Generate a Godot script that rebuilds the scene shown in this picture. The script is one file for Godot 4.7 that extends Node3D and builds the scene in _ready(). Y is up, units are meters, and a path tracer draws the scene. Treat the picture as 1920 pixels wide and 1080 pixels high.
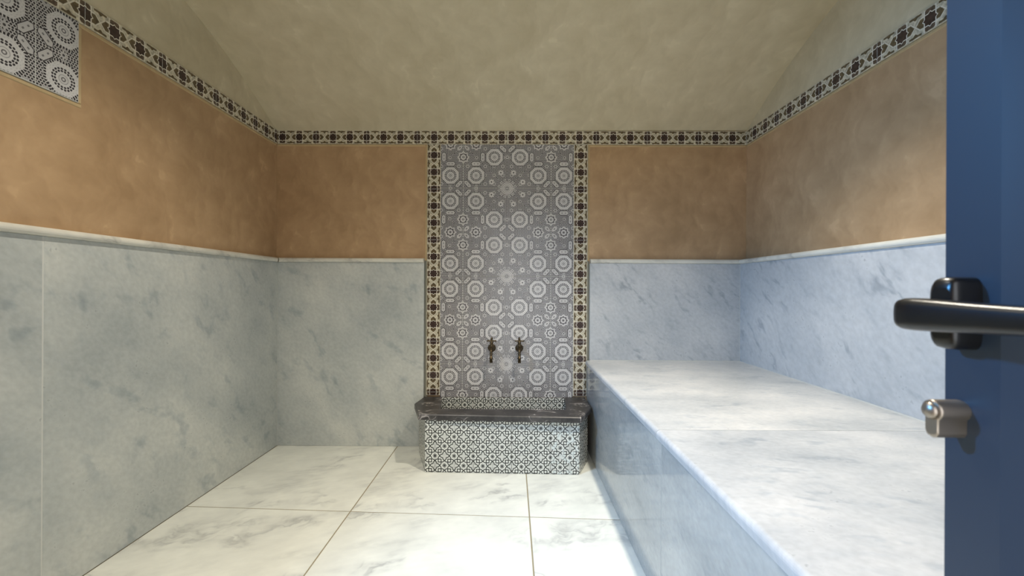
extends Node3D
# A small hammam steam room: barrel vault, tadelakt walls, marble dado, tiled wash basin and a marble bench.
# The camera stands in the doorway at the origin and looks along -z; "d" below is the distance in front of it (z = -d).

const EYE := 0.837
const LEFT_X := -1.255        # left plaster face
const BACK_D := 2.206         # back plaster face at x = 0
const RIGHT_X := 1.236        # right plaster face at d = 2.2
const CAP_TOP := 0.991
const DADO_TOP := 0.968
const FRIEZE_LOW := 1.597
const SPRING := 1.668         # top of the frieze, springing of the vault
const FRONT_D := 0.02
const BENCH_X := 0.392
const BENCH_TOP := 0.46
const TILE_L := 0.2687        # one frieze tile
const TILE_H := 0.0716
const UNIT := 0.4645 / 165.0  # one print unit of the big panel tiles

var M := {}
var rng := RandomNumberGenerator.new()

func _ready() -> void:
	rng.seed = 7
	# ---- camera
	var cam := Camera3D.new()
	cam.name = "camera"
	cam.fov = rad_to_deg(2.0 * atan(540.0 / 780.0))
	cam.near = 0.02
	cam.far = 60.0
	cam.position = Vector3(0, EYE, 0)
	cam.rotation_degrees = Vector3(0, 0, 0.27)
	var lens := CameraAttributesPhysical.new()
	lens.frustum_focal_length = 12.0 * 780.0 / 540.0
	lens.frustum_focus_distance = 1.9
	lens.frustum_near = 0.02
	lens.frustum_far = 60.0
	lens.exposure_aperture = 9.0
	cam.attributes = lens
	add_child(cam)
	cam.current = true
	# ---- surroundings beyond the doorway, exposure
	var env := Environment.new()
	env.background_mode = Environment.BG_COLOR
	env.background_color = Color(0.93, 0.94, 0.96)
	env.background_energy_multiplier = 3.2
	env.tonemap_mode = Environment.TONE_MAPPER_LINEAR
	env.tonemap_exposure = 1.08
	env.sdfgi_enabled = true
	env.ssao_enabled = true
	env.ssil_enabled = true
	var world := WorldEnvironment.new()
	world.name = "world"
	world.environment = env
	add_child(world)
	make_materials()
	# ---- the lamps: two downlights in the crown of the vault, one cool lamp on the tiles of the left wall
	downlight(Vector3(0.46, 1.984, -1.12), Color(1.0, 0.965, 0.90), 3.0, 54.0, "round recessed ceiling downlight above the bench")
	downlight(Vector3(-0.58, 1.984, -1.12), Color(1.0, 0.97, 0.92), 1.35, 60.0, "round recessed ceiling downlight above the open floor")
	wall_lamp(Vector3(LEFT_X + 0.0075, 1.49, -0.74), Color(0.40, 0.71, 1.0), 3.2)
	# ---- the room
	build_floor()
	build_walls()
	build_vault()
	build_caps()
	# ---- things
	build_bench()
	build_panels()
	build_basin()
	faucet(-0.105, "antique bronze wall tap left of its twin above the basin")
	faucet(0.040, "antique bronze wall tap right of its twin above the basin")
	build_door()

# ------------------------------------------------------------------ helpers
func tag(o: Node, label: String, category: String, kind := "", group := "") -> void:
	o.set_meta("label", label)
	o.set_meta("category", category)
	if kind: o.set_meta("kind", kind)
	if group: o.set_meta("group", group)

func obj(called: String, mesh: Mesh, mat: Material, parent: Node, at := Transform3D()) -> MeshInstance3D:
	var o := MeshInstance3D.new()
	o.name = called
	o.mesh = mesh
	o.material_override = mat
	o.transform = at
	parent.add_child(o, true)
	return o

func st_new() -> SurfaceTool:
	var st := SurfaceTool.new()
	st.begin(Mesh.PRIMITIVE_TRIANGLES)
	return st

# One flat polygon (fan) facing n; uv from a callable position -> Vector2
func face(st: SurfaceTool, pts: Array, n: Vector3, uv: Callable) -> void:
	for i in range(1, pts.size() - 1):
		var a: Vector3 = pts[0]
		var b: Vector3 = pts[i]
		var c: Vector3 = pts[i + 1]
		var order: Array = [a, b, c]
		if (b - a).cross(c - a).dot(n) > 0.0:
			order = [a, c, b]
		for p in order:
			st.set_normal(n)
			st.set_uv(uv.call(p))
			st.add_vertex(p)

func auto_face(st: SurfaceTool, pts: Array, inside: Vector3, uv: Callable) -> void:
	var n: Vector3 = (pts[1] - pts[0]).cross(pts[2] - pts[0]).normalized()
	if n.dot(pts[0] - inside) < 0.0:
		n = -n
	face(st, pts, n, uv)

# A plate: polygon in local xy (counter-clockwise), from z = 0 to z = t, front edges chamfered by b
func plate(poly: Array, t: float, b: float, uv: Callable) -> ArrayMesh:
	var st := st_new()
	var n := poly.size()
	var inner: Array = []
	for i in n:
		var p: Vector2 = poly[i]
		var e1: Vector2 = (p - poly[(i + n - 1) % n]).normalized()
		var e2: Vector2 = (poly[(i + 1) % n] - p).normalized()
		var n1 := Vector2(-e1.y, e1.x)
		var n2 := Vector2(-e2.y, e2.x)
		var m := (n1 + n2)
		inner.append(p + m * (b / maxf(0.2, 1.0 + n1.dot(n2))))
	var front: Array = []
	for q in inner:
		front.append(Vector3(q.x, q.y, t))
	face(st, front, Vector3(0, 0, 1), uv)
	for i in n:
		var j := (i + 1) % n
		var e: Vector2 = (poly[j] - poly[i]).normalized()
		var out := Vector3(e.y, -e.x, 0)
		var a0 := Vector3(poly[i].x, poly[i].y, 0)
		var a1 := Vector3(poly[j].x, poly[j].y, 0)
		var b0 := Vector3(a0.x, a0.y, t - b)
		var b1 := Vector3(a1.x, a1.y, t - b)
		face(st, [a0, a1, b1, b0], out, uv)
		face(st, [b0, b1, front[j], front[i]], (out + Vector3(0, 0, 1)).normalized(), uv)
	var back: Array = []
	for q in poly:
		back.append(Vector3(q.x, q.y, 0))
	face(st, back, Vector3(0, 0, -1), uv)
	return st.commit()

func rect(x0: float, y0: float, x1: float, y1: float) -> Array:
	return [Vector2(x0, y0), Vector2(x1, y0), Vector2(x1, y1), Vector2(x0, y1)]

# uv that lays a texture of `size` metres flat over local xy with an offset
func flat_uv(size: float, off: Vector2) -> Callable:
	return func(p: Vector3) -> Vector2: return Vector2(p.x / size + off.x, -p.y / size + off.y)

func box_uv(size: float) -> Callable:
	return func(p: Vector3) -> Vector2: return Vector2((p.x + p.z) / size, (-p.y + p.z * 0.31) / size)

func add_box(st: SurfaceTool, lo: Vector3, hi: Vector3, uv: Callable) -> void:
	var c := (lo + hi) / 2.0
	for ax in 3:
		for s in 2:
			var u := (ax + 1) % 3
			var v := (ax + 2) % 3
			var pts: Array = []
			for k in [[0, 0], [1, 0], [1, 1], [0, 1]]:
				var p := Vector3()
				p[ax] = hi[ax] if s else lo[ax]
				p[u] = hi[u] if k[0] else lo[u]
				p[v] = hi[v] if k[1] else lo[v]
				pts.append(p)
			auto_face(st, pts, c, uv)

func box_mesh(lo: Vector3, hi: Vector3, uv: Callable) -> ArrayMesh:
	var st := st_new()
	add_box(st, lo, hi, uv)
	return st.commit()

# Smooth sweep of a closed 2D outline along a list of transforms (outline in local xy), with caps
func sweep(outline: Array, frames: Array, caps := true) -> ArrayMesh:
	var st := st_new()
	var n := outline.size()
	var rings: Array = []
	for f in frames:
		var r: Array = []
		for q in outline:
			r.append(f * Vector3(q.x, q.y, 0))
		rings.append(r)
	var m := rings.size()
	st.set_smooth_group(0)
	for i in m - 1:
		for k in n:
			var k2 := (k + 1) % n
			quad_smooth(st, rings[i][k], rings[i][k2], rings[i + 1][k2], rings[i + 1][k], float(k) / n, float(i) / m)
	if caps:
		st.set_smooth_group(-1)
		for e in [0, m - 1]:
			var mid := Vector3()
			for p in rings[e]:
				mid += p
			mid /= n
			for k in n:
				var k2 := (k + 1) % n
				var tri: Array = [mid, rings[e][k], rings[e][k2]] if e == 0 else [mid, rings[e][k2], rings[e][k]]
				for p in tri:
					st.set_uv(Vector2(p.x, p.y))
					st.add_vertex(p)
	st.generate_normals()
	return st.commit()

func quad_smooth(st: SurfaceTool, a: Vector3, b: Vector3, c: Vector3, d: Vector3, u: float, v: float) -> void:
	for p in [a, c, b, a, d, c]:
		st.set_uv(Vector2(p.x + p.z, p.y))
		st.add_vertex(p)

func circle(r: float, n := 20, sx := 1.0, sy := 1.0) -> Array:
	var out: Array = []
	for i in n:
		var a := TAU * i / n
		out.append(Vector2(cos(a) * r * sx, sin(a) * r * sy))
	return out

# Sweep of circles of changing radius along points
func tube(points: Array, radii: Array, n := 16) -> ArrayMesh:
	var frames: Array = []
	for i in points.size():
		var a: Vector3 = points[maxi(i - 1, 0)]
		var b: Vector3 = points[mini(i + 1, points.size() - 1)]
		var z := (b - a).normalized()
		var x := Vector3.UP.cross(z) if absf(z.y) < 0.95 else Vector3.RIGHT.cross(z)
		x = x.normalized()
		var y := z.cross(x)
		var r: float = radii[i]
		frames.append(Transform3D(Basis(x * r, y * r, z), points[i]))
	return sweep(circle(1.0, n), frames)

# Lathe about local y: profile of (radius, height), from bottom to top
func lathe(profile: Array, n := 24) -> ArrayMesh:
	var st := st_new()
	st.set_smooth_group(0)
	for i in profile.size() - 1:
		var p: Vector2 = profile[i]
		var q: Vector2 = profile[i + 1]
		for k in n:
			var a := TAU * k / n
			var b := TAU * (k + 1) / n
			var p0 := Vector3(cos(a) * p.x, p.y, sin(a) * p.x)
			var p1 := Vector3(cos(b) * p.x, p.y, sin(b) * p.x)
			var q0 := Vector3(cos(a) * q.x, q.y, sin(a) * q.x)
			var q1 := Vector3(cos(b) * q.x, q.y, sin(b) * q.x)
			quad_smooth(st, p0, q0, q1, p1, 0, 0)
	st.generate_normals()
	return st.commit()

func vault_y(d: float) -> float:
	return 1.990 - 0.268 * (d - 1.11) * (d - 1.11)

# ------------------------------------------------------------------ textures
func smooth(a: float, b: float, x: float) -> float:
	var t := clampf((x - a) / (b - a), 0.0, 1.0)
	return t * t * (3.0 - 2.0 * t)

func noise(seed_n: int, freq: float, octaves: int, kind := FastNoiseLite.TYPE_SIMPLEX_SMOOTH) -> FastNoiseLite:
	var f := FastNoiseLite.new()
	f.seed = seed_n
	f.noise_type = kind
	f.frequency = freq
	f.fractal_type = FastNoiseLite.FRACTAL_FBM
	f.fractal_octaves = octaves
	f.fractal_gain = 0.55
	return f

func texture(n: int, m: int, colour_at: Callable) -> ImageTexture:
	var data := PackedByteArray()
	data.resize(n * m * 3)
	var k := 0
	for j in m:
		for i in n:
			var c: Vector3 = colour_at.call(i, j)
			data[k] = int(clampf(c.x, 0.0, 255.0))
			data[k + 1] = int(clampf(c.y, 0.0, 255.0))
			data[k + 2] = int(clampf(c.z, 0.0, 255.0))
			k += 3
	return ImageTexture.create_from_image(Image.create_from_data(n, m, false, Image.FORMAT_RGB8, data))

func std(tex: Texture2D, rough: float, spec := 0.5, tint := Color.WHITE) -> StandardMaterial3D:
	var m := StandardMaterial3D.new()
	m.albedo_texture = tex
	m.albedo_color = tint
	m.roughness = rough
	m.metallic_specular = spec
	return m

# Carrara: feathery clouds, short slanting smudges and a few dark flecks. `slant` in radians, `long` how drawn out the smudges are.
func carrara(seed_n: int, n: int, base: Vector3, cloud: float, smudge: float, slant: float, long: float, fine_freq: float) -> ImageTexture:
	var a := noise(seed_n, 4.0 / n, 6)
	var b := noise(seed_n + 1, fine_freq / n, 4)
	var w := noise(seed_n + 2, 7.0 / n, 4)
	var f := noise(seed_n + 3, 90.0 / n, 3)
	var cs := cos(slant)
	var sn := sin(slant)
	return texture(n, n, func(i: int, j: int) -> Vector3:
		var x := i * cs + j * sn
		var y := -i * sn + j * cs
		var big := a.get_noise_2d(x * 0.7, y)
		var s := b.get_noise_2d(x / long, y + 30.0 * big)
		var gate := smooth(-0.1, 0.35, w.get_noise_2d(x * 0.6, y))
		var dark := smooth(0.02, 0.6, s) * (0.25 + 0.75 * gate)
		var fine := f.get_noise_2d(x * 0.7, y)
		var fleck := smooth(0.44, 0.6, fine) * smooth(0.1, 0.4, w.get_noise_2d(y, x))
		var v := 1.0 + cloud * big + 0.05 * fine - smudge * dark - 0.15 * fleck
		var cool := 1.0 + 0.02 * (dark - big)
		return Vector3(base.x * v / cool, base.y * v, base.z * v * cool))

# White floor marble with drawn-out grey veins running across the room
func veined(seed_n: int, n: int) -> ImageTexture:
	var a := noise(seed_n, 4.0 / n, 5)
	var w := noise(seed_n + 1, 5.0 / n, 5)
	var g := noise(seed_n + 2, 4.0 / n, 4)
	var f := noise(seed_n + 3, 40.0 / n, 4)
	return texture(n, n, func(i: int, j: int) -> Vector3:
		var x := i * 0.95 - j * 0.31
		var y := i * 0.31 + j * 0.95
		var wx := w.get_noise_2d(x, y)
		var fine := f.get_noise_2d(x * 0.4, y)
		var s := a.get_noise_2d(x * 0.5, y * 1.1 + 70.0 * wx) + 0.03 * fine
		var vein := pow(1.0 - minf(1.0, absf(s) * 5.0), 2.2)
		var where := smooth(-0.05, 0.35, g.get_noise_2d(x * 0.6, y))
		var patch := smooth(0.12, 0.55, g.get_noise_2d(x * 0.5 + 300.0, y * 1.2)) * (0.5 + 0.9 * fine)
		var v := 1.0 - 0.15 * vein * where - 0.11 * maxf(0.0, patch) + 0.06 * wx + 0.02 * fine
		return Vector3(228.0 * v, 229.0 * v, 219.0 * pow(v, 0.95)))

# Polished lime plaster: clouds, trowel strokes and small scuffs
func plaster(seed_n: int, n: int, dark: Vector3, light: Vector3) -> ImageTexture:
	var a := noise(seed_n, 3.0 / n, 3)
	var b := noise(seed_n + 1, 12.0 / n, 5)
	var c := noise(seed_n + 2, 34.0 / n, 5)
	return texture(n, n, func(i: int, j: int) -> Vector3:
		var big := a.get_noise_2d(i, j)
		var stroke := b.get_noise_2d(i + 50.0 * big, j * 0.8)
		var fine := c.get_noise_2d(i + 30.0 * stroke, j * 0.7)
		var scuff := smooth(0.3, 0.5, fine) * smooth(0.0, 0.4, stroke)
		var t := clampf(0.5 + 0.35 * big + 0.38 * stroke + 0.42 * fine + 0.3 * scuff, 0.0, 1.0)
		return dark.lerp(light, t))

func black_marble(n: int) -> ImageTexture:
	var a := noise(90, 3.2 / n, 4)
	var w := noise(91, 5.0 / n, 3)
	var f := noise(92, 40.0 / n, 2)
	return texture(n, n, func(i: int, j: int) -> Vector3:
		var wx := w.get_noise_2d(i, j)
		var s := a.get_noise_2d(i * 0.5, j * 1.5 + 60.0 * wx)
		var vein := pow(1.0 - minf(1.0, absf(s) * 16.0), 2.0) * smooth(-0.15, 0.3, wx + 0.5 * f.get_noise_2d(i * 0.2, j))
		var v := 60.0 + 22.0 * wx + 10.0 * f.get_noise_2d(i, j) + 125.0 * vein
		return Vector3(v, v * 0.96, v * 0.93))

# Print of the frieze tile: three star-and-cross motifs, the first and last star halved by the tile's ends.
func frieze_print(n: int, m: int) -> ImageTexture:
	var period := 95.3 / 3.0
	var cream := Vector3(195, 187, 164)
	var line := Vector3(226, 220, 203)
	var star := Vector3(62, 47, 43)
	var leaf := Vector3(98, 84, 60)
	var cap := Vector3(92, 77, 64)
	var jitter := noise(40, 0.02, 2)
	return texture(n, m, func(i: int, j: int) -> Vector3:
		var gx := (i + 0.5) / n * 95.3
		var u := fposmod(gx + period / 2.0, period) - period / 2.0
		var v := ((j + 0.5) / m - 0.5) * 25.3
		var au := absf(u)
		var av := absf(v)
		var tone := 1.0 + 0.25 * jitter.get_noise_2d(i, j)
		# eight-pointed star: a square and a diamond
		var s := minf(maxf(au, av) - 5.4, (au + av) - 7.4)
		if s < 0.0: return star * tone
		if s < 1.15: return line
		# white lines running on from the star's square
		if absf(au - 6.0) < 0.55 and av < 11.6: return line
		if absf(av - 6.0) < 0.55 and au < 9.5: return line
		# round caps above and below the star
		if au < 5.3 and av > 6.6 and av < 11.4 and au + av < 15.2: return cap * tone
		# arrow heads left and right
		if au > 6.6 and av < 4.8 and au < 10.6: return leaf * tone
		if au >= 10.6 and au - 10.6 + av * 0.85 < 4.0: return leaf * tone
		# small bars with a tooth between the crosses
		var w := period / 2.0 - au
		if av > 9.3 and av < 11.5 and w < 7.0: return leaf * tone
		if av > 6.9 and av <= 9.3 and w < (av - 6.9) * 1.1: return leaf * tone
		# pale lines along the cross bands
		var band := absf(absf(w) - av * 0.9)
		if band < 0.5 and av < 6.0: return line
		return cream * tone)

# One eighth of the big panel tile, mirrored to the whole tile (165 units across)
func panel_value(x: float, y: float) -> float:
	# x >= y, both 0 .. 82.5; 0 dark .. 1 light
	var g := 2.75
	var row := floorf(y / 2.36)
	var cx := fposmod(x + (g / 2.0 if int(row) % 2 else 0.0), g) - g / 2.0
	var cy := fposmod(y, 2.36) - 1.18
	var v := 0.76 * smooth(0.86, 1.1, sqrt(cx * cx + cy * cy)) + 0.05
	# faint flower cells in the mesh
	var mx := fposmod(x, 16.5) - 8.25
	var my := fposmod(y, 16.5) - 8.25
	var mr := sqrt(mx * mx + my * my)
	if mr < 3.4: v = 0.72 if mr > 1.0 else 0.15
	# large rosette in an octagon of dots
	var dx := x - 58.5
	var dy := y - 24.0
	var ax := absf(dx)
	var ay := absf(dy)
	var oct := maxf(maxf(ax, ay), (ax + ay) * 0.7071)
	if oct < 17.6:
		var r := sqrt(dx * dx + dy * dy)
		var th := atan2(dy, dx)
		v = 0.9
		if oct > 15.2:
			var along := (ax if ay > ax else ay) if absf(ax - ay) > 6.5 else (dx - dy if dx * dy < 0.0 else dx + dy) * 0.7071
			if absf(ax - ay) <= 6.5: along = absf(ax - ay) * 0.7071
			v = 0.9 - 0.86 * smooth(0.18, 0.42, 0.5 + 0.5 * cos(along * TAU / 2.7)) * smooth(15.2, 15.6, oct)
		elif r > 11.6: v = 0.92 - 0.1 * smooth(0.5, 0.95, 0.5 + 0.5 * cos(th * 16.0) * cos(r * 2.4)) * smooth(11.6, 12.2, r)
		elif r > 6.6:
			var ring := 10.1 if r > 8.95 else 7.8
			var k := 20.0 if r > 8.95 else 16.0
			var d1 := r - ring
			var d2 := (fposmod(th * k / TAU, 1.0) - 0.5) * TAU * ring / k
			v = 0.08 + 0.84 * smooth(0.85, 1.1, sqrt(d1 * d1 + d2 * d2 * 0.7))
		elif r > 4.6: v = 0.92
		elif r > 4.0: v = 0.6
		elif r > 2.2: v = 0.9
		elif r > 1.2: v = 0.35
	# eight-pointed star rosette
	dx = x - 82.5
	dy = y - 58.5
	ax = absf(dx)
	ay = absf(dy)
	var st8 := minf(maxf(ax, ay), (ax + ay) * 0.7071)
	if st8 < 8.4:
		var r := sqrt(dx * dx + dy * dy)
		v = 0.9 if st8 > 7.2 else 0.25
		if st8 <= 7.2 and st8 > 5.9: v = 0.85
		if r < 5.2: v = 0.9
		if r < 2.4: v = 0.55
		if r < 1.0: v = 0.15
	# little flowers round the medallion
	dx = x - 29.5
	dy = y - 12.0
	var fr := sqrt(dx * dx + dy * dy)
	if fr < 5.6 * (0.84 + 0.16 * cos(8.0 * atan2(dy, dx))): v = 0.92 if fr > 1.3 else 0.1
	# medallion
	var r0 := sqrt(x * x + y * y)
	if r0 < 18.0:
		var th0 := atan2(y, x)
		if r0 > 13.6:
			var d1 := r0 - 15.6
			var d2 := (fposmod(th0 * 12.0 / TAU, 1.0) - 0.5) * TAU * 15.6 / 12.0
			var q := sqrt(d1 * d1 + d2 * d2)
			if q < 2.2: v = 0.85 if q > 0.9 else 0.1
		elif r0 > 11.2: v = 0.1 if 0.5 + 0.5 * cos(th0 * 28.0) > 0.72 - (13.6 - r0) * 0.1 else 0.9
		elif r0 > 9.9: v = 0.93
		elif r0 > 9.2: v = 0.45
		elif r0 > 7.0: v = 0.85
		elif r0 > 3.2: v = 0.78
		elif r0 > 2.4: v = 0.25
		else: v = 0.7
	# bobbins
	dx = absf(x - 58.5)
	dy = absf(y - 46.0)
	var hx := maxf(dy - 3.6, (dx + dy * 0.8) - 9.0)
	if hx < 0.0:
		v = 0.86
		if absf(dx - 3.2) < 1.1 and dy < 0.8: v = 0.4
	elif hx < 0.8: v = 0.1
	var px := x - 74.4
	var py := y - 8.1
	dx = absf(px + py) * 0.7071
	dy = absf(px - py) * 0.7071
	hx = maxf(dy - 3.4, (dx + dy * 0.8) - 8.4)
	if hx < 0.0:
		v = 0.84
		if absf(dx - 3.0) < 1.0 and dy < 0.8: v = 0.4
	elif hx < 0.8: v = 0.1
	# petals at the tile corner
	px = x - 76.0
	py = y - 76.0
	dx = (px + py) * 0.7071
	dy = (px - py) * 0.7071
	var pe := dx * dx / 30.0 + dy * dy / 12.0
	if pe < 1.0: v = 0.86 if pe > 0.12 else 0.45
	# small star between rosettes
	dx = x - 58.5
	var sr := sqrt(dx * dx + y * y)
	if sr < 4.6 * (0.8 + 0.2 * cos(8.0 * atan2(y, dx))): v = 0.8 if sr > 1.2 else 0.15
	return v

func panel_print(n: int) -> ImageTexture:
	var h := n / 2
	var vals := PackedFloat32Array()
	vals.resize(h * h)
	for j in h:
		for i in range(j, h):
			var v := panel_value((i + 0.5) / h * 82.5, (j + 0.5) / h * 82.5)
			vals[j * h + i] = v
			vals[i * h + j] = v
	var tone := noise(55, 4.0 / n, 3)
	return texture(n, n, func(i: int, j: int) -> Vector3:
		var a := absi(i - h) if i >= h else h - 1 - i
		var b := absi(j - h) if j >= h else h - 1 - j
		var v := vals[b * h + a] * (1.0 + 0.06 * tone.get_noise_2d(i, j))
		return Vector3(42, 39, 43).lerp(Vector3(226, 224, 221), v))

func seg(p: Vector2, a: Vector2, b: Vector2) -> float:
	var t := clampf((p - a).dot(b - a) / (b - a).length_squared(), 0.0, 1.0)
	return p.distance_to(a + (b - a) * t)

# Print of the basin tiles: interlaced lines round stars and crosses, 36 units a repeat, 2 repeats a tile
func basin_print(n: int, limescale: bool) -> ImageTexture:
	var lines: Array = []
	for quadrant in 2:
		var f := func(x: float, y: float) -> Vector2: return Vector2(x, y) if quadrant == 0 else Vector2(18 - x, 18 - y)
		lines.append([f.call(9, 0), f.call(6.3, 3.4)])
		lines.append([f.call(6.3, 3.4), f.call(6.3, 11.7)])
		lines.append([f.call(0, 9), f.call(3.4, 6.3)])
		lines.append([f.call(3.4, 6.3), f.call(11.7, 6.3)])
	for s in [Vector2(18, 0), Vector2(0, 18)]:
		var g := func(x: float, y: float) -> Vector2: return Vector2(x, y) if s.x > 0 else Vector2(y, x)
		lines.append([g.call(9, 0), g.call(11.6, 2.9)])
		lines.append([g.call(11.6, 2.9), g.call(14.6, 3.4)])
		lines.append([g.call(14.6, 3.4), g.call(15.1, 6.4)])
		lines.append([g.call(15.1, 6.4), g.call(18, 9)])
	var cell := n / 4
	var vals := PackedFloat32Array()
	vals.resize(cell * cell)
	for j in cell:
		for i in cell:
			var p := Vector2((i + 0.5) / cell * 18.0, (j + 0.5) / cell * 18.0)
			var d := 99.0
			for l in lines:
				d = minf(d, seg(p, l[0], l[1]))
			var v := smooth(0.62, 1.0, d)
			if p.x + p.y < 9.0 or p.x + p.y > 27.0:
				var q := p if p.x + p.y < 9.0 else Vector2(18, 18) - p
				var r := q.length()
				var star := 4.6 * (0.72 + 0.28 * cos(8.0 * atan2(q.y, q.x)))
				v = minf(v, smooth(-0.35, 0.35, r - star) * 0.85 + 0.15)
			else:
				var c := Vector2(18, 0) if p.x > p.y else Vector2(0, 18)
				var q := (p - c).abs()
				if (q.x < 3.0 and q.y < 6.4) or (q.y < 3.0 and q.x < 6.4):
					v = minf(v, 0.9)
			vals[j * cell + i] = v
	var worn := noise(61, 14.0 / n, 3)
	var crust := noise(62, 4.0 / n, 4)
	return texture(n, n, func(i: int, j: int) -> Vector3:
		var a := i % (2 * cell)
		var b := j % (2 * cell)
		if a >= cell: a = 2 * cell - 1 - a
		if b >= cell: b = 2 * cell - 1 - b
		var v: float = vals[b * cell + a]
		v = lerpf(v, 0.55, 0.25 * smooth(0.2, 0.5, worn.get_noise_2d(i, j)))
		# faint joint printed down the middle of the tile
		if absi(i - n / 2) < n / 160: v = minf(v, 0.62)
		var c := Vector3(44, 46, 44).lerp(Vector3(218, 219, 211), v)
		if limescale:
			var k := smooth(0.1, 0.3, crust.get_noise_2d(i, j * 0.8) + 0.25 * worn.get_noise_2d(i * 2.0, j * 2.0))
			c = c.lerp(Vector3(214, 222, 218), 0.8 * k)
		return c)

func make_materials() -> void:
	M.wall_marble = std(carrara(3, 1024, Vector3(188, 191, 185), 0.14, 0.11, 0.8, 1.8, 20.0), 0.34, 0.5)
	M.streaked_marble = std(carrara(13, 1024, Vector3(184, 187, 188), 0.12, 0.17, 0.75, 3.2, 40.0), 0.34, 0.5)
	M.bench_marble = std(carrara(23, 1024, Vector3(194, 194, 191), 0.16, 0.10, 0.12, 2.6, 30.0), 0.3, 0.5)
	M.bench_grey = std(M.bench_marble.albedo_texture, 0.3, 0.5, Color(0.96, 0.965, 0.975))
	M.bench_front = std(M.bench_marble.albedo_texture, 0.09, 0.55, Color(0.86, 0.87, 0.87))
	M.floor_marble = std(veined(31, 1024), 0.28, 0.5)
	M.cap_marble = std(M.floor_marble.albedo_texture, 0.3, 0.5, Color(0.97, 0.95, 0.93))
	M.orange = std(plaster(11, 1024, Vector3(166, 135, 99), Vector3(199, 166, 127)), 0.42, 0.45)
	M.beige = std(plaster(17, 1024, Vector3(194, 182, 150), Vector3(218, 207, 177)), 0.5, 0.45)
	M.margin = std(M.beige.albedo_texture, 0.5, 0.45, Color(0.93, 0.86, 0.77))
	M.black = std(black_marble(512), 0.38, 0.4)
	M.frieze = std(frieze_print(768, 204), 0.25, 0.5)
	M.panel = std(panel_print(1024), 0.24, 0.5)
	M.basin = std(basin_print(512, false), 0.24, 0.5)
	M.basin_scaled = std(basin_print(512, true), 0.4, 0.5)
	for a in [["grout", Color(0.58, 0.54, 0.44), 0.85], ["white_grout", Color(0.80, 0.80, 0.77), 0.8], ["mortar", Color(0.50, 0.49, 0.43), 0.9],
			["blue", Color(0.16, 0.21, 0.27), 0.40], ["handle", Color(0.05, 0.052, 0.06), 0.28], ["frame", Color(0.15, 0.2, 0.27), 0.5], ["hidden", Color(0.5, 0.48, 0.44), 0.9]]:
		var m := StandardMaterial3D.new()
		m.albedo_color = a[1]
		m.roughness = a[2]
		M[a[0]] = m
	var nickel := StandardMaterial3D.new()
	nickel.albedo_color = Color(0.62, 0.58, 0.53)
	nickel.metallic = 0.9
	nickel.roughness = 0.36
	M.nickel = nickel
	var bronze := StandardMaterial3D.new()
	bronze.albedo_color = Color(0.36, 0.31, 0.23)
	bronze.metallic = 0.85
	bronze.roughness = 0.34
	M.bronze = bronze
	var trim := StandardMaterial3D.new()
	trim.albedo_color = Color(0.85, 0.85, 0.84)
	trim.roughness = 0.4
	M.lamp_trim = trim

# ------------------------------------------------------------------ lamps
func downlight(at: Vector3, colour: Color, energy: float, beam: float, label: String) -> void:
	var t := Node3D.new()
	t.name = "ceiling_downlight"
	t.position = at
	add_child(t, true)
	tag(t, label, "ceiling lamp", "", "downlights in the crown of the vault")
	obj("trim_ring", lathe([Vector2(0.036, 0.012), Vector2(0.036, -0.003), Vector2(0.041, -0.007), Vector2(0.050, -0.006), Vector2(0.053, 0.0), Vector2(0.053, 0.012)]), M.lamp_trim, t)
	var glow := StandardMaterial3D.new()
	glow.albedo_color = Color(0.9, 0.9, 0.9)
	glow.emission_enabled = true
	glow.emission = colour
	glow.emission_energy_multiplier = 4.0
	obj("lamp_diffuser", lathe([Vector2(0.0, 0.0), Vector2(0.036, 0.001), Vector2(0.036, 0.009), Vector2(0.0, 0.009)]), glow, t)
	var s := SpotLight3D.new()
	s.name = "lamp_light"
	s.light_color = colour
	s.light_energy = energy
	s.light_size = 0.035
	s.spot_angle = beam
	s.spot_angle_attenuation = 1.0
	s.spot_range = 8.0
	s.spot_attenuation = 2.0
	s.shadow_enabled = true
	s.position = Vector3(0, -0.012, 0)
	s.rotation_degrees = Vector3(-90, 0, 0)
	t.add_child(s)

func wall_lamp(at: Vector3, colour: Color, energy: float) -> void:
	# a round bulkhead lamp whose beam is turned down across the room
	var t := Node3D.new()
	t.name = "wall_lamp"
	t.position = at
	add_child(t)
	tag(t, "round cool white wall lamp on the lace print tiles of the left wall", "wall lamp")
	var out := Transform3D(Basis(Vector3.BACK, -PI / 2), Vector3())
	obj("housing", lathe([Vector2(0.0, 0.0), Vector2(0.062, 0.0), Vector2(0.062, 0.018), Vector2(0.056, 0.026), Vector2(0.047, 0.026), Vector2(0.047, 0.02), Vector2(0.0, 0.02)]), M.lamp_trim, t, out)
	var glow := StandardMaterial3D.new()
	glow.albedo_color = Color(0.9, 0.9, 0.9)
	glow.emission_enabled = true
	glow.emission = colour
	glow.emission_energy_multiplier = 3.0
	obj("lamp_diffuser", lathe([Vector2(0.0, 0.0205), Vector2(0.046, 0.0205), Vector2(0.046, 0.024), Vector2(0.03, 0.030), Vector2(0.0, 0.033)]), glow, t, out)
	var s := SpotLight3D.new()
	s.name = "lamp_light"
	s.light_color = colour
	s.light_energy = energy
	s.light_size = 0.045
	s.spot_angle = 45.0
	s.spot_angle_attenuation = 1.0
	s.spot_range = 8.0
	s.spot_attenuation = 2.0
	s.shadow_enabled = true
	s.position = Vector3(0.05, 0, 0)
	s.basis = Basis.looking_at(Vector3(0.86, -0.46, -0.12))
	t.add_child(s)

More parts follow.
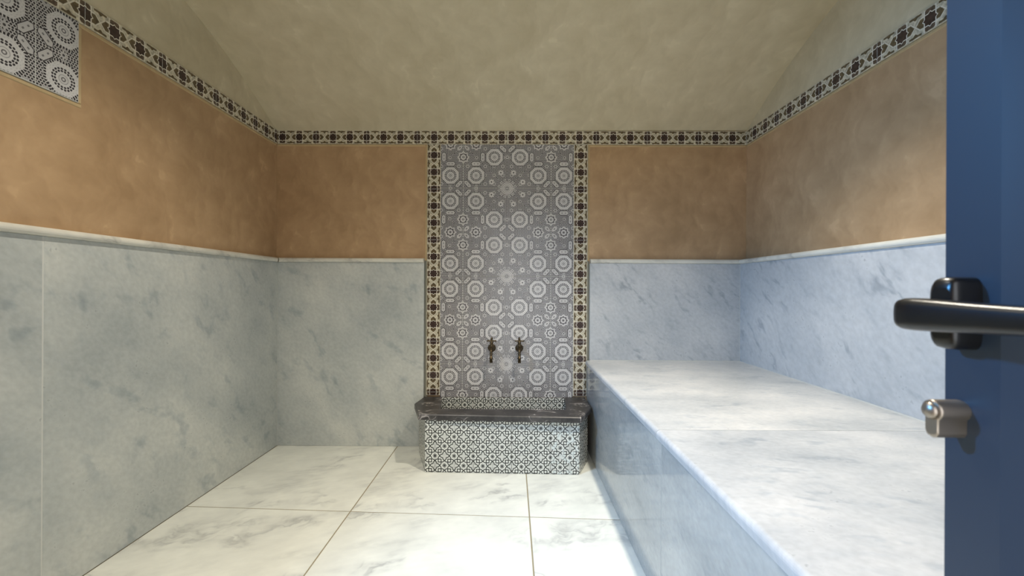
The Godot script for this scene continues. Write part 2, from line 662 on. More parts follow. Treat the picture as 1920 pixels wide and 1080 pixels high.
# ------------------------------------------------------------------ floor
func build_floor() -> void:
	var base := obj("floor", box_mesh(Vector3(-1.40, -0.15, -2.36), Vector3(1.40, -0.0012, 1.2), box_uv(1.0)), M.grout, self)
	tag(base, "white marble slab floor with grey veins and thin grout joints", "floor", "structure")
	# joints: along the room at x = -0.60 and 0.068, across it slightly askew
	var xs := [-1.236, -0.600, 0.068, 0.405]
	var rows := [[2.194, -0.0066], [1.525, -0.048], [0.87, -0.048], [0.215, -0.03], [-0.44, 0.0], [-1.18, 0.0]]
	var lie := Transform3D(Basis(Vector3.RIGHT, -PI / 2), Vector3(0, -0.011, 0))
	for r in rows.size() - 1:
		for c in 3:
			var x0: float = xs[c] + 0.0023
			var x1: float = xs[c + 1] - 0.0023
			var near := func(x: float) -> float: return rows[r + 1][0] + rows[r + 1][1] * x + 0.0023
			var far := func(x: float) -> float: return rows[r][0] + rows[r][1] * x - 0.0023
			var poly := [Vector2(x0, near.call(x0)), Vector2(x1, near.call(x1)), Vector2(x1, far.call(x1)), Vector2(x0, far.call(x0))]
			obj("floor_slab", plate(poly, 0.011, 0.0008, flat_uv(1.25, Vector2(-x0 / 1.25 + rng.randf() * 0.42, maxf(far.call(x0), far.call(x1)) / 1.25 + rng.randf() * 0.36))), M.floor_marble, base, lie)

# ------------------------------------------------------------------ walls
func on_left() -> Transform3D:   # local x = d, y = height, z = into the room
	return Transform3D(Basis(Vector3.UP, PI / 2), Vector3(LEFT_X, 0, 0))

func on_back() -> Transform3D:   # local x = x
	return Transform3D(Basis(Vector3.UP, -0.0066), Vector3(0, 0, -BACK_D))

func on_right() -> Transform3D:  # local x = 2.2 - d
	return Transform3D(Basis(Vector3.UP, -PI / 2 - 0.0089), Vector3(RIGHT_X, 0, -2.2))

func frieze_tile(parent: Node, x0: float, x1: float, start: float, upright := false, across := 0.0) -> void:
	# a frieze tile (or the cut piece of one) from x0 to x1 along its run; `start` is where the whole tile would begin
	var gap := 0.0004
	var uv: Callable
	var poly: Array
	if upright:
		poly = rect(across, x0 + gap, across + TILE_H, x1 - gap)
		uv = func(p: Vector3) -> Vector2: return Vector2((p.y - start) / TILE_L, (p.x - across) / TILE_H)
	else:
		poly = rect(x0 + gap, across, x1 - gap, across + TILE_H)
		uv = func(p: Vector3) -> Vector2: return Vector2((p.x - start) / TILE_L, 1.0 - (p.y - across) / TILE_H)
	obj("frieze_tile", plate(poly, 0.006, 0.0008, uv), M.frieze, parent)

func frieze_bed(parent: Node, from: float, to: float) -> void:
	obj("grout_bed", plate(rect(from, FRIEZE_LOW + 0.001, to, FRIEZE_LOW + TILE_H - 0.001), 0.0055, 0.0005, flat_uv(1, Vector2())), M.white_grout, parent)

# pale plaster feathered over the edge of the tiles, about a centimetre wide
func margin(parent: Node, x0: float, y0: float, x1: float, y1: float) -> void:
	obj("plaster_margin", plate(rect(x0, y0, x1, y1), 0.0025, 0.002, flat_uv(2.4, Vector2(0.4, 0.3))), M.margin, parent)

func frieze_run(parent: Node, from: float, to: float, seam: float) -> void:
	frieze_bed(parent, from, to)
	margin(parent, from, FRIEZE_LOW - 0.011, to, FRIEZE_LOW - 0.0003)
	var s := seam + floorf((from - seam) / TILE_L) * TILE_L
	while s < to - 0.004:
		frieze_tile(parent, maxf(s, from), minf(s + TILE_L, to), s, false, FRIEZE_LOW)
		s += TILE_L

func lunette(parent: Node, to_d: Callable, from: float, to: float) -> void:
	# the flat wall over the frieze, up to the curve of the vault
	var poly: Array = [Vector2(from, SPRING), Vector2(to, SPRING)]
	var steps := 28
	var top: Array = []
	for i in steps + 1:
		var x := lerpf(to, from, float(i) / steps)
		top.append(Vector2(x, maxf(SPRING + 0.0005, vault_y(to_d.call(x)) + 0.004)))
	var st := st_new()
	var uv := flat_uv(2.4, Vector2(0.05, 0.3))
	for i in steps:
		var a: Vector2 = top[i]
		var b: Vector2 = top[i + 1]
		face(st, [Vector3(a.x, SPRING, 0.0), Vector3(a.x, a.y, 0.0), Vector3(b.x, b.y, 0.0), Vector3(b.x, SPRING, 0.0)], Vector3(0, 0, 1), uv)
		face(st, [Vector3(a.x, SPRING, -0.12), Vector3(a.x, a.y, -0.12), Vector3(b.x, b.y, -0.12), Vector3(b.x, SPRING, -0.12)], Vector3(0, 0, -1), uv)
		face(st, [Vector3(a.x, a.y, 0.0), Vector3(b.x, b.y, 0.0), Vector3(b.x, b.y, -0.12), Vector3(a.x, a.y, -0.12)], Vector3(0, 1, 0), uv)
	obj("lunette", st.commit(), M.beige, parent)

func build_walls() -> void:
	# back
	var back := obj("wall_back", box_mesh(Vector3(-1.40, -0.02, -0.12), Vector3(1.40, SPRING + 0.04, 0.0), flat_uv(2.9, Vector2(0.5, 0.62))), M.orange, self, on_back())
	tag(back, "ochre plaster back wall behind the tiled basin panel", "wall", "structure")
	obj("mortar_bed", plate(rect(-1.25, 0.0, -0.4645, DADO_TOP), 0.0194, 0.001, flat_uv(1, Vector2())), M.white_grout, back)
	obj("marble_slab", plate(rect(-1.2365, 0.001, -0.463, DADO_TOP), 0.020, 0.0012, flat_uv(1.7, Vector2(1.0-0.25, 0.62))), M.wall_marble, back)
	obj("mortar_bed", plate(rect(0.4085, 0.0, 1.235, DADO_TOP), 0.0264, 0.001, flat_uv(1, Vector2())), M.white_grout, back)
	obj("marble_slab", plate(rect(0.409, BENCH_TOP + 0.002, 1.1895, DADO_TOP), 0.027, 0.0012, flat_uv(1.7, Vector2(0.05, 0.75))), M.streaked_marble, back)
	# bare grey mortar strips either side of the tile panel, below the dado's height
	obj("mortar_strip", plate(rect(-0.4625, 0.0, -0.4475, DADO_TOP + 0.012), 0.004, 0.001, flat_uv(1, Vector2())), M.mortar, back)
	obj("mortar_strip", plate(rect(0.3975, 0.0, 0.4075, DADO_TOP + 0.012), 0.004, 0.001, flat_uv(1, Vector2())), M.mortar, back)
	frieze_bed(back, -1.25, 1.231)
	margin(back, -1.25, FRIEZE_LOW - 0.011, -0.4635, FRIEZE_LOW - 0.0003)
	margin(back, 0.4095, FRIEZE_LOW - 0.011, 1.231, FRIEZE_LOW - 0.0003)
	margin(back, -0.4625, CAP_TOP - 0.010, -0.4520, FRIEZE_LOW - 0.0003)
	margin(back, 0.3980, CAP_TOP - 0.010, 0.4085, FRIEZE_LOW - 0.0003)
	for a in [[-1.251, -1.043], [-1.043, -0.7743], [-0.7743, -0.5056], [-0.5056, -0.2369], [-0.2369, -0.029]]:
		frieze_tile(back, a[0], a[1], a[1] - TILE_L if a[0] < -1.2 else a[0], false, FRIEZE_LOW)
	for a in [[-0.028, 0.173], [0.173, 0.4417], [0.4417, 0.7104], [0.7104, 0.9791], [0.9791, 1.232]]:
		frieze_tile(back, a[0], a[1], a[1] - TILE_L if a[0] < 0.0 else a[0], false, FRIEZE_LOW)
	# left
	var left := obj("wall_left", box_mesh(Vector3(-0.30, -0.02, -0.12), Vector3(2.33, SPRING, 0.0), flat_uv(2.9, Vector2(0.05, 0.55))), M.orange, self, on_left())
	tag(left, "ochre plaster left wall over a grey marble dado", "wall", "structure")
	obj("mortar_bed", plate(rect(FRONT_D, 0.0, 2.2, DADO_TOP), 0.0193, 0.001, flat_uv(1, Vector2())), M.white_grout, left)
	obj("marble_slab", plate(rect(1.0970, 0.001, 2.1915, DADO_TOP), 0.020, 0.0012, flat_uv(1.7, Vector2(-0.40, 0.6))), M.wall_marble, left)
	obj("marble_slab", plate(rect(FRONT_D + 0.001, 0.001, 1.0945, DADO_TOP), 0.020, 0.0012, flat_uv(1.7, Vector2(0.22, 0.97))), M.wall_marble, left)
	frieze_run(left, FRONT_D, 2.204, 1.4826)
	margin(left, 1.1970, 1.364, 1.2085, FRIEZE_LOW - 0.0115)
	margin(left, 0.60, 1.352, 1.2085, 1.3635)
	lunette(left, func(x: float) -> float: return x, FRONT_D, 2.21)
	# right
	var right := obj("wall_right", box_mesh(Vector3(-0.13, -0.02, -0.12), Vector3(2.50, SPRING, 0.0), flat_uv(2.9, Vector2(0.3, 0.75))), M.orange, self, on_right())
	tag(right, "ochre plaster right wall over the marble backrest of the bench", "wall", "structure")
	obj("mortar_bed", plate(rect(0.0, 0.0, 2.18, DADO_TOP), 0.0448, 0.001, flat_uv(1, Vector2())), M.white_grout, right)
	obj("marble_slab", plate(rect(0.0225, BENCH_TOP + 0.002, 2.179, DADO_TOP), 0.0455, 0.0012, flat_uv(2.3, Vector2(0.02, 0.62))), M.streaked_marble, right)
	frieze_run(right, -0.002, 2.18, 2.2 - 1.6668)
	lunette(right, func(x: float) -> float: return 2.2 - x, -0.01, 2.18)
	# white sealant beads where the slabs meet in the right corner and on the bench
	obj("sealant_bead", box_mesh(Vector3(0.0265, BENCH_TOP, 0.0445), Vector3(0.0300, DADO_TOP, 0.0475), box_uv(1.0)), M.white_grout, right)
	obj("sealant_bead", box_mesh(Vector3(0.0300, BENCH_TOP, 0.0445), Vector3(2.15, BENCH_TOP + 0.0022, 0.0475), box_uv(1.0)), M.white_grout, right)
	obj("sealant_bead", box_mesh(Vector3(0.411, BENCH_TOP, 0.0265), Vector3(1.188, BENCH_TOP + 0.0024, 0.0295), box_uv(1.0)), M.white_grout, back)
	# front, round the doorway that the camera stands in
	var st := st_new()
	var uv := flat_uv(2.9, Vector2(0.2, 0.2))
	add_box(st, Vector3(-1.40, -0.02, -FRONT_D), Vector3(-0.36, SPRING + 0.04, 0.28), uv)
	add_box(st, Vector3(0.389, -0.02, -FRONT_D), Vector3(1.40, SPRING + 0.04, 0.28), uv)
	add_box(st, Vector3(-0.36, 1.62, -FRONT_D), Vector3(0.389, SPRING + 0.04, 0.28), uv)
	var front := obj("wall_front", st.commit(), M.orange, self)
	tag(front, "ochre plaster front wall with the doorway", "wall", "structure")

func build_vault() -> void:
	var st := st_new()
	var steps := 72
	st.set_smooth_group(0)
	for i in steps:
		var d0 := lerpf(2.32, -0.10, float(i) / steps)
		var d1 := lerpf(2.32, -0.10, float(i + 1) / steps)
		for up in [0.0, 0.12]:
			var a := Vector3(-1.40, vault_y(d0) + up, -d0)
			var b := Vector3(1.40, vault_y(d0) + up, -d0)
			var c := Vector3(1.40, vault_y(d1) + up, -d1)
			var e := Vector3(-1.40, vault_y(d1) + up, -d1)
			var ring: Array = [a, b, c, a, c, e] if up == 0.0 else [a, c, b, a, e, c]
			for p in ring:
				st.set_uv(Vector2((p.x + 1.4) / 2.85, (p.z + 2.4) / 2.85))
				st.add_vertex(p)
	st.generate_normals()
	var o := obj("ceiling", st.commit(), M.beige, self)
	tag(o, "grey beige plaster barrel vault ceiling", "ceiling", "structure")

# Rounded marble cap along the top of the dado: out is how far it stands into the room
func cap(called: String, label: String, at: Transform3D, x0: float, x1: float, back: float, out: float, mitre0: float, mitre1: float) -> void:
	var y0 := DADO_TOP
	var y1 := CAP_TOP
	var r := (y1 - y0) / 2.0
	var prof: Array = [Vector2(back, y0), Vector2(out - r, y0)]
	for i in range(1, 8):
		var a := -PI / 2 + PI * i / 8.0
		prof.append(Vector2(out - r + cos(a) * r, (y0 + y1) / 2.0 + sin(a) * r))
	prof.append(Vector2(out - r, y1))
	prof.append(Vector2(back, y1))
	var st := st_new()
	var uv := func(p: Vector3) -> Vector2: return Vector2(p.x / 1.3, (p.y + p.z) / 1.3 + 0.4)
	var n := prof.size()
	var ends: Array = [[], []]
	for q in prof:
		ends[0].append(Vector3(x0 + mitre0 * q.x, q.y, q.x))
		ends[1].append(Vector3(x1 - mitre1 * q.x, q.y, q.x))
	var c := Vector3((x0 + x1) / 2.0, (y0 + y1) / 2.0, (back + out) / 2.0)
	for i in n:
		var j := (i + 1) % n
		auto_face(st, [ends[0][i], ends[0][j], ends[1][j], ends[1][i]], c, uv)
	for e in 2:
		auto_face(st, ends[e], c, uv)
	var o := obj(called, st.commit(), M.cap_marble, self, at)
	tag(o, label, "trim", "structure")

func build_caps() -> void:
	cap("trim_1", "pale marble cap strip along the left wall dado", on_left(), FRONT_D, 2.2035, 0.0, 0.034, 0.0, 1.0)
	cap("trim_2", "pale marble cap strip on the back wall left of the tile panel", on_back(), -1.2545, -0.464, 0.0, 0.034, 1.0, 0.0)
	cap("trim_3", "pale marble cap strip on the back wall right of the tile panel", on_back(), 0.411, 1.2355, 0.0, 0.036, 0.0, 1.4)
	cap("trim_4", "pale marble cap strip along the right wall above the bench", on_right(), 0.001, 2.18, 0.0, 0.056, 0.65, 0.0)

# ------------------------------------------------------------------ bench
func build_bench() -> void:
	var t := Node3D.new()
	t.name = "marble_bench"
	t.position = Vector3(BENCH_X, 0, 0)
	add_child(t)
	tag(t, "long white grey marble bench built along the right wall", "bench")
	var near := 0.04
	var far := 2.176
	obj("core", box_mesh(Vector3(0.022, 0.0, -far), Vector3(0.776, BENCH_TOP - 0.0245, -near), box_uv(1.0)), M.white_grout, t)
	var stand := Transform3D(Basis(Vector3.UP, -PI / 2), Vector3(0.022, 0, 0))   # local x = z (= -d), z = -x
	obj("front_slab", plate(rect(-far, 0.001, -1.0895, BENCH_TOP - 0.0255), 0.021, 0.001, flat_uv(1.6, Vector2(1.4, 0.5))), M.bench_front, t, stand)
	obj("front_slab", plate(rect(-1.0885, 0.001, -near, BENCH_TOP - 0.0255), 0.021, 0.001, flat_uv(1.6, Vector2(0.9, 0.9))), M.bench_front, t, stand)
	top_slab(t, far, 1.1115, Vector2(0.1, 0.2), M.bench_marble)
	top_slab(t, 1.1105, near, Vector2(0.40, 0.70), M.bench_grey)

func top_slab(t: Node3D, far: float, near: float, off: Vector2, mat: Material) -> void:
	var y1 := BENCH_TOP
	var y0 := BENCH_TOP - 0.024
	var r := 0.012
	var prof: Array = [Vector2(0.79, y0), Vector2(0.79, y1)]
	# the bench follows the right wall, which runs slightly askew
	var wide := func(x: float, z: float) -> float: return x if x < 0.7 else 0.797 + (-z - 2.176) * 0.0089
	for i in 7:
		var a := PI / 2 + PI / 2 * i / 6.0
		prof.append(Vector2(-0.006 + r + cos(a) * r, y1 - r + sin(a) * r))
	prof.append(Vector2(-0.006, y0 + 0.003))
	prof.append(Vector2(-0.003, y0))
	var st := st_new()
	var uv := func(p: Vector3) -> Vector2: return Vector2(p.x / 1.5 + off.x, (p.z + p.y) / 1.5 + off.y)
	var c := Vector3(0.4, (y0 + y1) / 2.0, -(far + near) / 2.0)
	var n := prof.size()
	for i in n:
		var p: Vector2 = prof[i]
		var q: Vector2 = prof[(i + 1) % n]
		auto_face(st, [Vector3(wide.call(p.x, -far), p.y, -far), Vector3(wide.call(q.x, -far), q.y, -far), Vector3(wide.call(q.x, -near), q.y, -near), Vector3(wide.call(p.x, -near), p.y, -near)], c, uv)
	for z in [-far, -near]:
		var ring: Array = []
		for q in prof:
			ring.append(Vector3(wide.call(q.x, z), q.y, z))
		auto_face(st, ring, c, uv)
	obj("top_slab", st.commit(), mat, t)

# ------------------------------------------------------------------ tile panels
func panel_tile(parent: Node, x0: float, y0: float, x1: float, y1: float, ox: float, oy: float, px: float) -> void:
	# the print's medallion sits at (ox, oy); px shifts it by print units
	var uv := func(p: Vector3) -> Vector2: return Vector2(((p.x - ox) / UNIT + px) / 165.0 + 0.5, -(p.y - oy) / UNIT / 165.0 + 0.5)
	obj("tile", plate(rect(x0 + 0.0007, y0 + 0.0005, x1 - 0.0007, y1 - 0.0005), 0.006, 0.0008, uv), M.panel, parent)

func build_panels() -> void:
	var p := Node3D.new()
	p.name = "tile_panel"
	p.transform = on_back() * Transform3D(Basis(), Vector3(0, 0, 0.0005))
	add_child(p)
	tag(p, "tall panel of grey lace print tiles framed by star borders above the basin", "tile panel")
	obj("grout_bed", plate(rect(-0.4475, 0.2675, 0.3975, FRIEZE_LOW - 0.001), 0.0055, 0.0005, flat_uv(1, Vector2())), M.white_grout, p)
	var xs := [-0.3800, -0.2605, 0.2040, 0.3240]
	var ys := [0.2585, 0.4345, 0.8990, 1.3635, FRIEZE_LOW - 0.001]
	for c in 3:
		for r in 4:
			panel_tile(p, xs[c], ys[r], xs[c + 1], ys[r + 1], -0.0282, 0.8990, 0.0)
	for side in 2:
		var across := -0.4475 if side == 0 else 0.3250
		var s := 1.3595
		while s > 0.27:
			frieze_tile(p, s, minf(s + TILE_L, FRIEZE_LOW - 0.0015), s, true, across if side else across - 0.004)
			s -= TILE_L
		frieze_tile(p, 0.268, s + TILE_L, s, true, across if side else across - 0.004)
	var q := Node3D.new()
	q.name = "tile_panel_001"
	q.transform = on_left() * Transform3D(Basis(), Vector3(0, 0, 0.0005))
	add_child(q)
	tag(q, "panel of grey lace print tiles high on the left wall under the frieze", "tile panel")
	obj("grout_bed", plate(rect(0.60, 1.364, 1.1965, FRIEZE_LOW - 0.001), 0.0055, 0.0005, flat_uv(1, Vector2())), M.white_grout, q)
	panel_tile(q, 1.088, 1.365, 1.196, FRIEZE_LOW - 0.001, 1.088, 1.4775, 82.5)
	panel_tile(q, 0.6235, 1.365, 1.088, FRIEZE_LOW - 0.001, 1.088, 1.4775, 82.5)

# ------------------------------------------------------------------ basin
func build_basin() -> void:
	var t := Node3D.new()
	t.name = "wash_basin"
	t.position = Vector3(-0.04, 0, -2.0)
	add_child(t)
	tag(t, "low wash basin faced with black and white tiles under a black marble rim", "basin")
	var here := Transform3D(Basis(), -t.position)
	var z := -2.183
	# body and rim as open rings that end at the back wall; points run left to right round the front
	var wall_out: Array = [Vector2(-0.462, z), Vector2(-0.462, -2.120), Vector2(-0.383, -1.893), Vector2(0.299, -1.873), Vector2(0.361, -2.013), Vector2(0.361, z)]
	var wall_in: Array = [Vector2(-0.372, z), Vector2(-0.358, -2.085), Vector2(-0.341, -1.972), Vector2(0.262, -1.965), Vector2(0.276, -2.07), Vector2(0.286, z)]
	obj("body", ring(wall_out, wall_in, 0.002, 0.2395, 0.0), M.hidden, t, here)
	var hollow: Array = []
	for q in wall_in:
		hollow.append(Vector3(q.x, 0.09, q.y))
	var st := st_new()
	var lower: Array = []
	for q in hollow:
		lower.append(q - Vector3(0, 0.088, 0))
	face(st, hollow, Vector3.UP, func(p: Vector3) -> Vector2: return Vector2(p.x, p.z))
	face(st, lower, Vector3.DOWN, func(p: Vector3) -> Vector2: return Vector2(p.x, p.z))
	obj("basin_floor", st.commit(), M.floor_marble, t, here)
	var rim_out: Array = [Vector2(-0.459, z), Vector2(-0.479, -2.055), Vector2(-0.420, -1.878), Vector2(0.311, -1.843), Vector2(0.3855, -2.005), Vector2(0.3855, z)]
	var rim_in: Array = [Vector2(-0.366, z), Vector2(-0.352, -2.08), Vector2(-0.337, -1.968), Vector2(0.258, -1.961), Vector2(0.271, -2.07), Vector2(0.280, z)]
	obj("rim", ring(rim_out, rim_in, 0.240, 0.265, 0.004), M.black, t, here)
	# facing tiles
	facing(t, here, Vector2(-0.391, -1.8855), Vector2(0.306, -1.8655), [0.0, 0.0455, 0.2195, 0.3935, 0.5675, 0.6972], 0.0455 - 0.174, [4])
	facing(t, here, Vector2(-0.470, -2.117), Vector2(-0.3915, -1.8875), [0.0, 0.07, 0.2425], 0.07 - 0.174, [])
	facing(t, here, Vector2(0.3065, -1.8675), Vector2(0.369, -2.011), [0.0, 0.1565], 0.0, [])
	facing(t, here, Vector2(0.369, -2.0125), Vector2(0.369, z), [0.0, 0.1705], 0.0, [])
	# lining tiles on the wall inside the basin
	var lie := here * on_back() * Transform3D(Basis(), Vector3(0, 0, 0.0055))
	var x := -0.372
	var w := 0.0834
	while x < 0.28:
		var x0 := x
		var uv := func(p: Vector3) -> Vector2: return Vector2((p.x - x0) / w * 0.5, -(p.y - 0.2575) / (2.0 * w) + 0.02)
		obj("lining_tile", plate(rect(x + 0.0006, 0.092, minf(x + w, 0.286) - 0.0006, 0.2575), 0.006, 0.0007, uv), M.basin, t, lie)
		x += w

func facing(t: Node, here: Transform3D, a: Vector2, b: Vector2, cuts: Array, start: float, scaled: Array) -> void:
	var dir := (b - a).normalized()
	var at := Transform3D(Basis(Vector3(dir.x, 0, dir.y), Vector3.UP, Vector3(dir.x, 0, dir.y).cross(Vector3.UP)), Vector3(a.x, 0, a.y))
	at.origin -= at.basis.z * 0.0085
	for i in cuts.size() - 1:
		var uv := func(p: Vector3) -> Vector2: return Vector2((p.x - start) / 0.174, -(p.y - 0.2395) / 0.174 + 0.06)
		var tile := obj("facing_tile", plate(rect(cuts[i] + 0.0007, 0.001, cuts[i + 1] - 0.0007, 0.2395), 0.0085, 0.0008, uv), M.basin_scaled if i in scaled else M.basin, t, here * at)
		if i in scaled: tile.set_meta("label", "facing tile blotched with white limescale")

# A ring between two open outlines (same number of points), from y0 to y1, upper outer edge chamfered by b
func ring(out: Array, inn: Array, y0: float, y1: float, b: float) -> ArrayMesh:
	var st := st_new()
	var uv := func(p: Vector3) -> Vector2: return Vector2(p.x / 0.75 + 0.1, (p.z + p.y) / 0.75)
	var n := out.size()
	var mid := Vector3(0, (y0 + y1) / 2.0, 0)
	var v := func(q: Vector2, y: float) -> Vector3: return Vector3(q.x, y, q.y)
	for i in n - 1:
		var o0: Vector2 = out[i]
		var o1: Vector2 = out[i + 1]
		var i0: Vector2 = inn[i]
		var i1: Vector2 = inn[i + 1]
		var t0 := o0 + (i0 - o0).normalized() * b
		var t1 := o1 + (i1 - o1).normalized() * b
		var c: Vector3 = (v.call(o0, 0) + v.call(o1, 0) + v.call(i0, 0) + v.call(i1, 0)) / 4.0 + mid
		auto_face(st, [v.call(t0, y1), v.call(t1, y1), v.call(i1, y1), v.call(i0, y1)], c, uv)
		auto_face(st, [v.call(o0, y0), v.call(o1, y0), v.call(i1, y0), v.call(i0, y0)], c, uv)
		auto_face(st, [v.call(o0, y0), v.call(o1, y0), v.call(o1, y1 - b), v.call(o0, y1 - b)], c, uv)
		if b > 0.0: auto_face(st, [v.call(o0, y1 - b), v.call(o1, y1 - b), v.call(t1, y1), v.call(t0, y1)], c, uv)
		auto_face(st, [v.call(i0, y0), v.call(i1, y0), v.call(i1, y1), v.call(i0, y1)], c, uv)
	for e in [0, n - 1]:
		var o: Vector2 = out[e]
		var k: Vector2 = inn[e]
		face(st, [v.call(o, y0), v.call(k, y0), v.call(k, y1), v.call(o, y1)], Vector3(0, 0, -1), uv)
	return st.commit()

# ------------------------------------------------------------------ taps
func faucet(x: float, label: String) -> void:
	var t := Node3D.new()
	t.name = "faucet"
	t.transform = on_back() * Transform3D(Basis(), Vector3(x, 0.520, 0.0068))
	add_child(t, true)
	tag(t, label, "tap", "", "bronze taps above the basin")
	var flip := Transform3D(Basis(Vector3.RIGHT, PI / 2), Vector3())
	obj("wall_flange", lathe([Vector2(0.0, 0.0), Vector2(0.021, 0.0), Vector2(0.021, 0.003), Vector2(0.017, 0.006), Vector2(0.010, 0.008), Vector2(0.0, 0.008)]), M.bronze, t, flip)
	obj("body", lathe([Vector2(0.0, 0.006), Vector2(0.009, 0.006), Vector2(0.009, 0.02), Vector2(0.0125, 0.023), Vector2(0.0125, 0.04), Vector2(0.009, 0.044), Vector2(0.009, 0.058), Vector2(0.0, 0.060)]), M.bronze, t, flip)
	obj("valve", lathe([Vector2(0.0, 0.0), Vector2(0.009, 0.004), Vector2(0.010, 0.012), Vector2(0.0075, 0.016), Vector2(0.0075, 0.022), Vector2(0.009, 0.024), Vector2(0.009, 0.029), Vector2(0.005, 0.033), Vector2(0.004, 0.042), Vector2(0.0, 0.043)]), M.bronze, t, Transform3D(Basis(), Vector3(0, 0.004, 0.032)))
	var handle := obj("handle", tube([Vector3(-0.025, 0.041, 0.032), Vector3(-0.023, 0.041, 0.032), Vector3(-0.014, 0.041, 0.032), Vector3(0, 0.041, 0.032), Vector3(0.014, 0.041, 0.032), Vector3(0.023, 0.041, 0.032), Vector3(0.025, 0.041, 0.032)], [0.002, 0.0042, 0.003, 0.0055, 0.003, 0.0042, 0.002], 12), M.bronze, t)
	obj("knob", lathe([Vector2(0.0, -0.004), Vector2(0.0055, -0.002), Vector2(0.006, 0.004), Vector2(0.0045, 0.009), Vector2(0.002, 0.013), Vector2(0.0, 0.0135)]), M.bronze, handle, Transform3D(Basis(), Vector3(0, 0.046, 0.032)))
	var spout: Array = []
	var radii: Array = []
	for i in 9:
		var a := PI / 2 * i / 8.0
		spout.append(Vector3(0, -0.018 + cos(a) * 0.018, 0.052 + sin(a) * 0.018))
		radii.append(0.0075)
	for q in [[-0.040, 0.007], [-0.0405, 0.0095], [-0.047, 0.0095], [-0.0475, 0.0075], [-0.064, 0.0085], [-0.066, 0.0075]]:
		spout.append(Vector3(0, q[0], 0.070))
		radii.append(q[1])
	obj("spout", tube(spout, radii, 14), M.bronze, t)

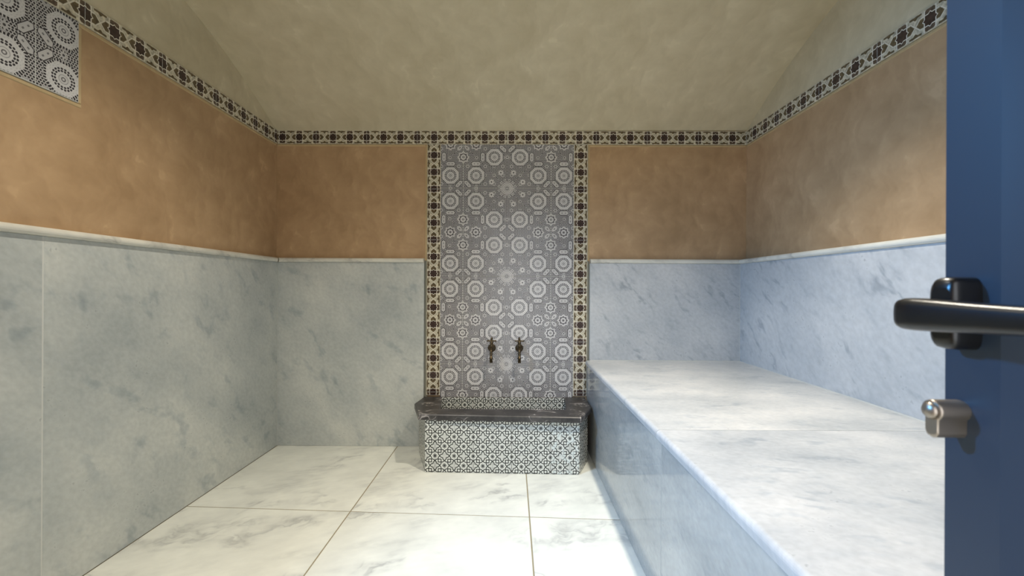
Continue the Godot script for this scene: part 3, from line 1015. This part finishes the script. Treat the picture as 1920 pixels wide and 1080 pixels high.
# ------------------------------------------------------------------ door
func build_door() -> void:
	var t := Node3D.new()
	t.name = "door_1"
	t.position = Vector3(0.365, 0, 0.26)
	add_child(t)
	tag(t, "dark blue metal door standing open into the room on the right", "door", "structure")
	var here := Transform3D(Basis(), -t.position)
	# leaf: face at x = 0.345, free edge at d = 0.333, hinge side at z = 0.26
	var zf := -0.333
	var zh := 0.262
	# outline seen from above, hinge to free edge: flat stile, shallow chamfer, sunk panel
	var prof: Array = [Vector2(0.3845, zh), Vector2(0.3845, zf + 0.002), Vector2(0.3825, zf), Vector2(0.347, zf), Vector2(0.345, zf + 0.002), Vector2(0.345, zf + 0.0395), Vector2(0.3495, zf + 0.0500), Vector2(0.3495, zh)]
	var st := st_new()
	var c := Vector3(0.365, 0.8, -0.03)
	var uv := func(p: Vector3) -> Vector2: return Vector2(p.z, p.y)
	var n := prof.size()
	for i in n:
		var p: Vector2 = prof[i]
		var q: Vector2 = prof[(i + 1) % n]
		auto_face(st, [Vector3(p.x, 0.008, p.y), Vector3(q.x, 0.008, q.y), Vector3(q.x, 1.61, q.y), Vector3(p.x, 1.61, p.y)], c, uv)
	for y in [0.008, 1.61]:
		var loop: Array = []
		for q in prof:
			loop.append(Vector3(q.x, y, q.y))
		face(st, loop, Vector3(0, 1 if y > 1 else -1, 0), uv)
	obj("leaf", st.commit(), M.blue, t, here)
	# lever handle: rose, neck and a thick lever pointing back to the hinge
	var h := obj("handle", lever(), M.handle, t, here)
	h.set_meta("label", "black lever handle")
	var rose: Array = []
	for i in 24:
		var a := TAU * i / 24
		rose.append(Vector2(signf(cos(a)) * pow(absf(cos(a)), 0.45) * 0.0105, signf(sin(a)) * pow(absf(sin(a)), 0.45) * 0.0275))
	var frames: Array = []
	for f in [[0.3455, 1.0], [0.331, 0.99], [0.3275, 0.95], [0.3255, 0.86], [0.3245, 0.7]]:
		# outline x -> along the leaf (z), y -> up, swept towards -x
		frames.append(Transform3D(Basis(Vector3(0, 0, 1) * f[1], Vector3.UP * f[1], Vector3(-1, 0, 0)), Vector3(f[0], 0.8195, -0.3150)))
	obj("rose", sweep(rose, frames), M.handle, h)
	# profile cylinder of the lock
	var keyhole: Array = []
	for i in 15:
		var a := -0.9 + (PI + 1.8) * i / 14.0
		keyhole.append(Vector2(cos(a) * 0.0082, sin(a) * 0.0082))
	keyhole.append(Vector2(-0.005, -0.0165))
	for i in 5:
		var a := PI + PI * i / 4.0
		keyhole.append(Vector2(cos(a) * 0.005, -0.0168 + sin(a) * 0.0042))
	keyhole.append(Vector2(0.005, -0.0165))
	frames = []
	for f in [[0.346, 1.0], [0.3245, 1.0], [0.3232, 0.96], [0.3228, 0.88]]:
		frames.append(Transform3D(Basis(Vector3(0, 0, 1) * f[1], Vector3.UP * f[1], Vector3(-1, 0, 0)), Vector3(f[0], 0.7445, -0.3200)))
	var lock := obj("lock_cylinder", sweep(keyhole, frames), M.nickel, t, here)
	lock.set_meta("label", "nickel profile cylinder below the handle")
	obj("lock_plug", lathe([Vector2(0.0, 0.0), Vector2(0.0062, 0.0), Vector2(0.0062, 0.0015), Vector2(0.005, 0.003), Vector2(0.0, 0.0042)]), M.nickel, lock, Transform3D(Basis(Vector3.BACK, PI / 2), Vector3(0.3229, 0.7445, -0.3200)))
	# frame round the opening on the outer side of the wall
	st = st_new()
	add_box(st, Vector3(-0.40, 0.0, 0.2805), Vector3(-0.355, 1.66, 0.31), uv)
	add_box(st, Vector3(0.3865, 0.0, 0.2805), Vector3(0.43, 1.66, 0.31), uv)
	add_box(st, Vector3(-0.355, 1.615, 0.2805), Vector3(0.3865, 1.66, 0.31), uv)
	obj("door_frame", st.commit(), M.frame, t, here)

func lever() -> ArrayMesh:
	# neck out of the leaf, a rounded bend and the grip, thickest at its far end
	var y := 0.8185
	var outline: Array = []
	for i in 24:
		var a := TAU * i / 24
		outline.append(Vector2(signf(cos(a)) * pow(absf(cos(a)), 0.62), signf(sin(a)) * pow(absf(sin(a)), 0.62)))
	var frames: Array = []
	# z along the leaf towards the camera: [z, half width in x, half height]
	for f in [[-0.3285, 0.003, 0.004], [-0.3278, 0.0075, 0.0085], [-0.3255, 0.0100, 0.0112], [-0.3215, 0.0112, 0.0122], [-0.312, 0.0115, 0.0123], [-0.295, 0.0110, 0.0115], [-0.27, 0.0102, 0.0100], [-0.24, 0.0095, 0.0088], [-0.21, 0.009, 0.0082], [-0.197, 0.0085, 0.0078], [-0.193, 0.0065, 0.006], [-0.1915, 0.003, 0.003]]:
		frames.append(Transform3D(Basis(Vector3(-1, 0, 0) * f[1], Vector3.UP * f[2], Vector3(0, 0, 1)), Vector3(0.3085, y, f[0])))
	return sweep(outline, frames)
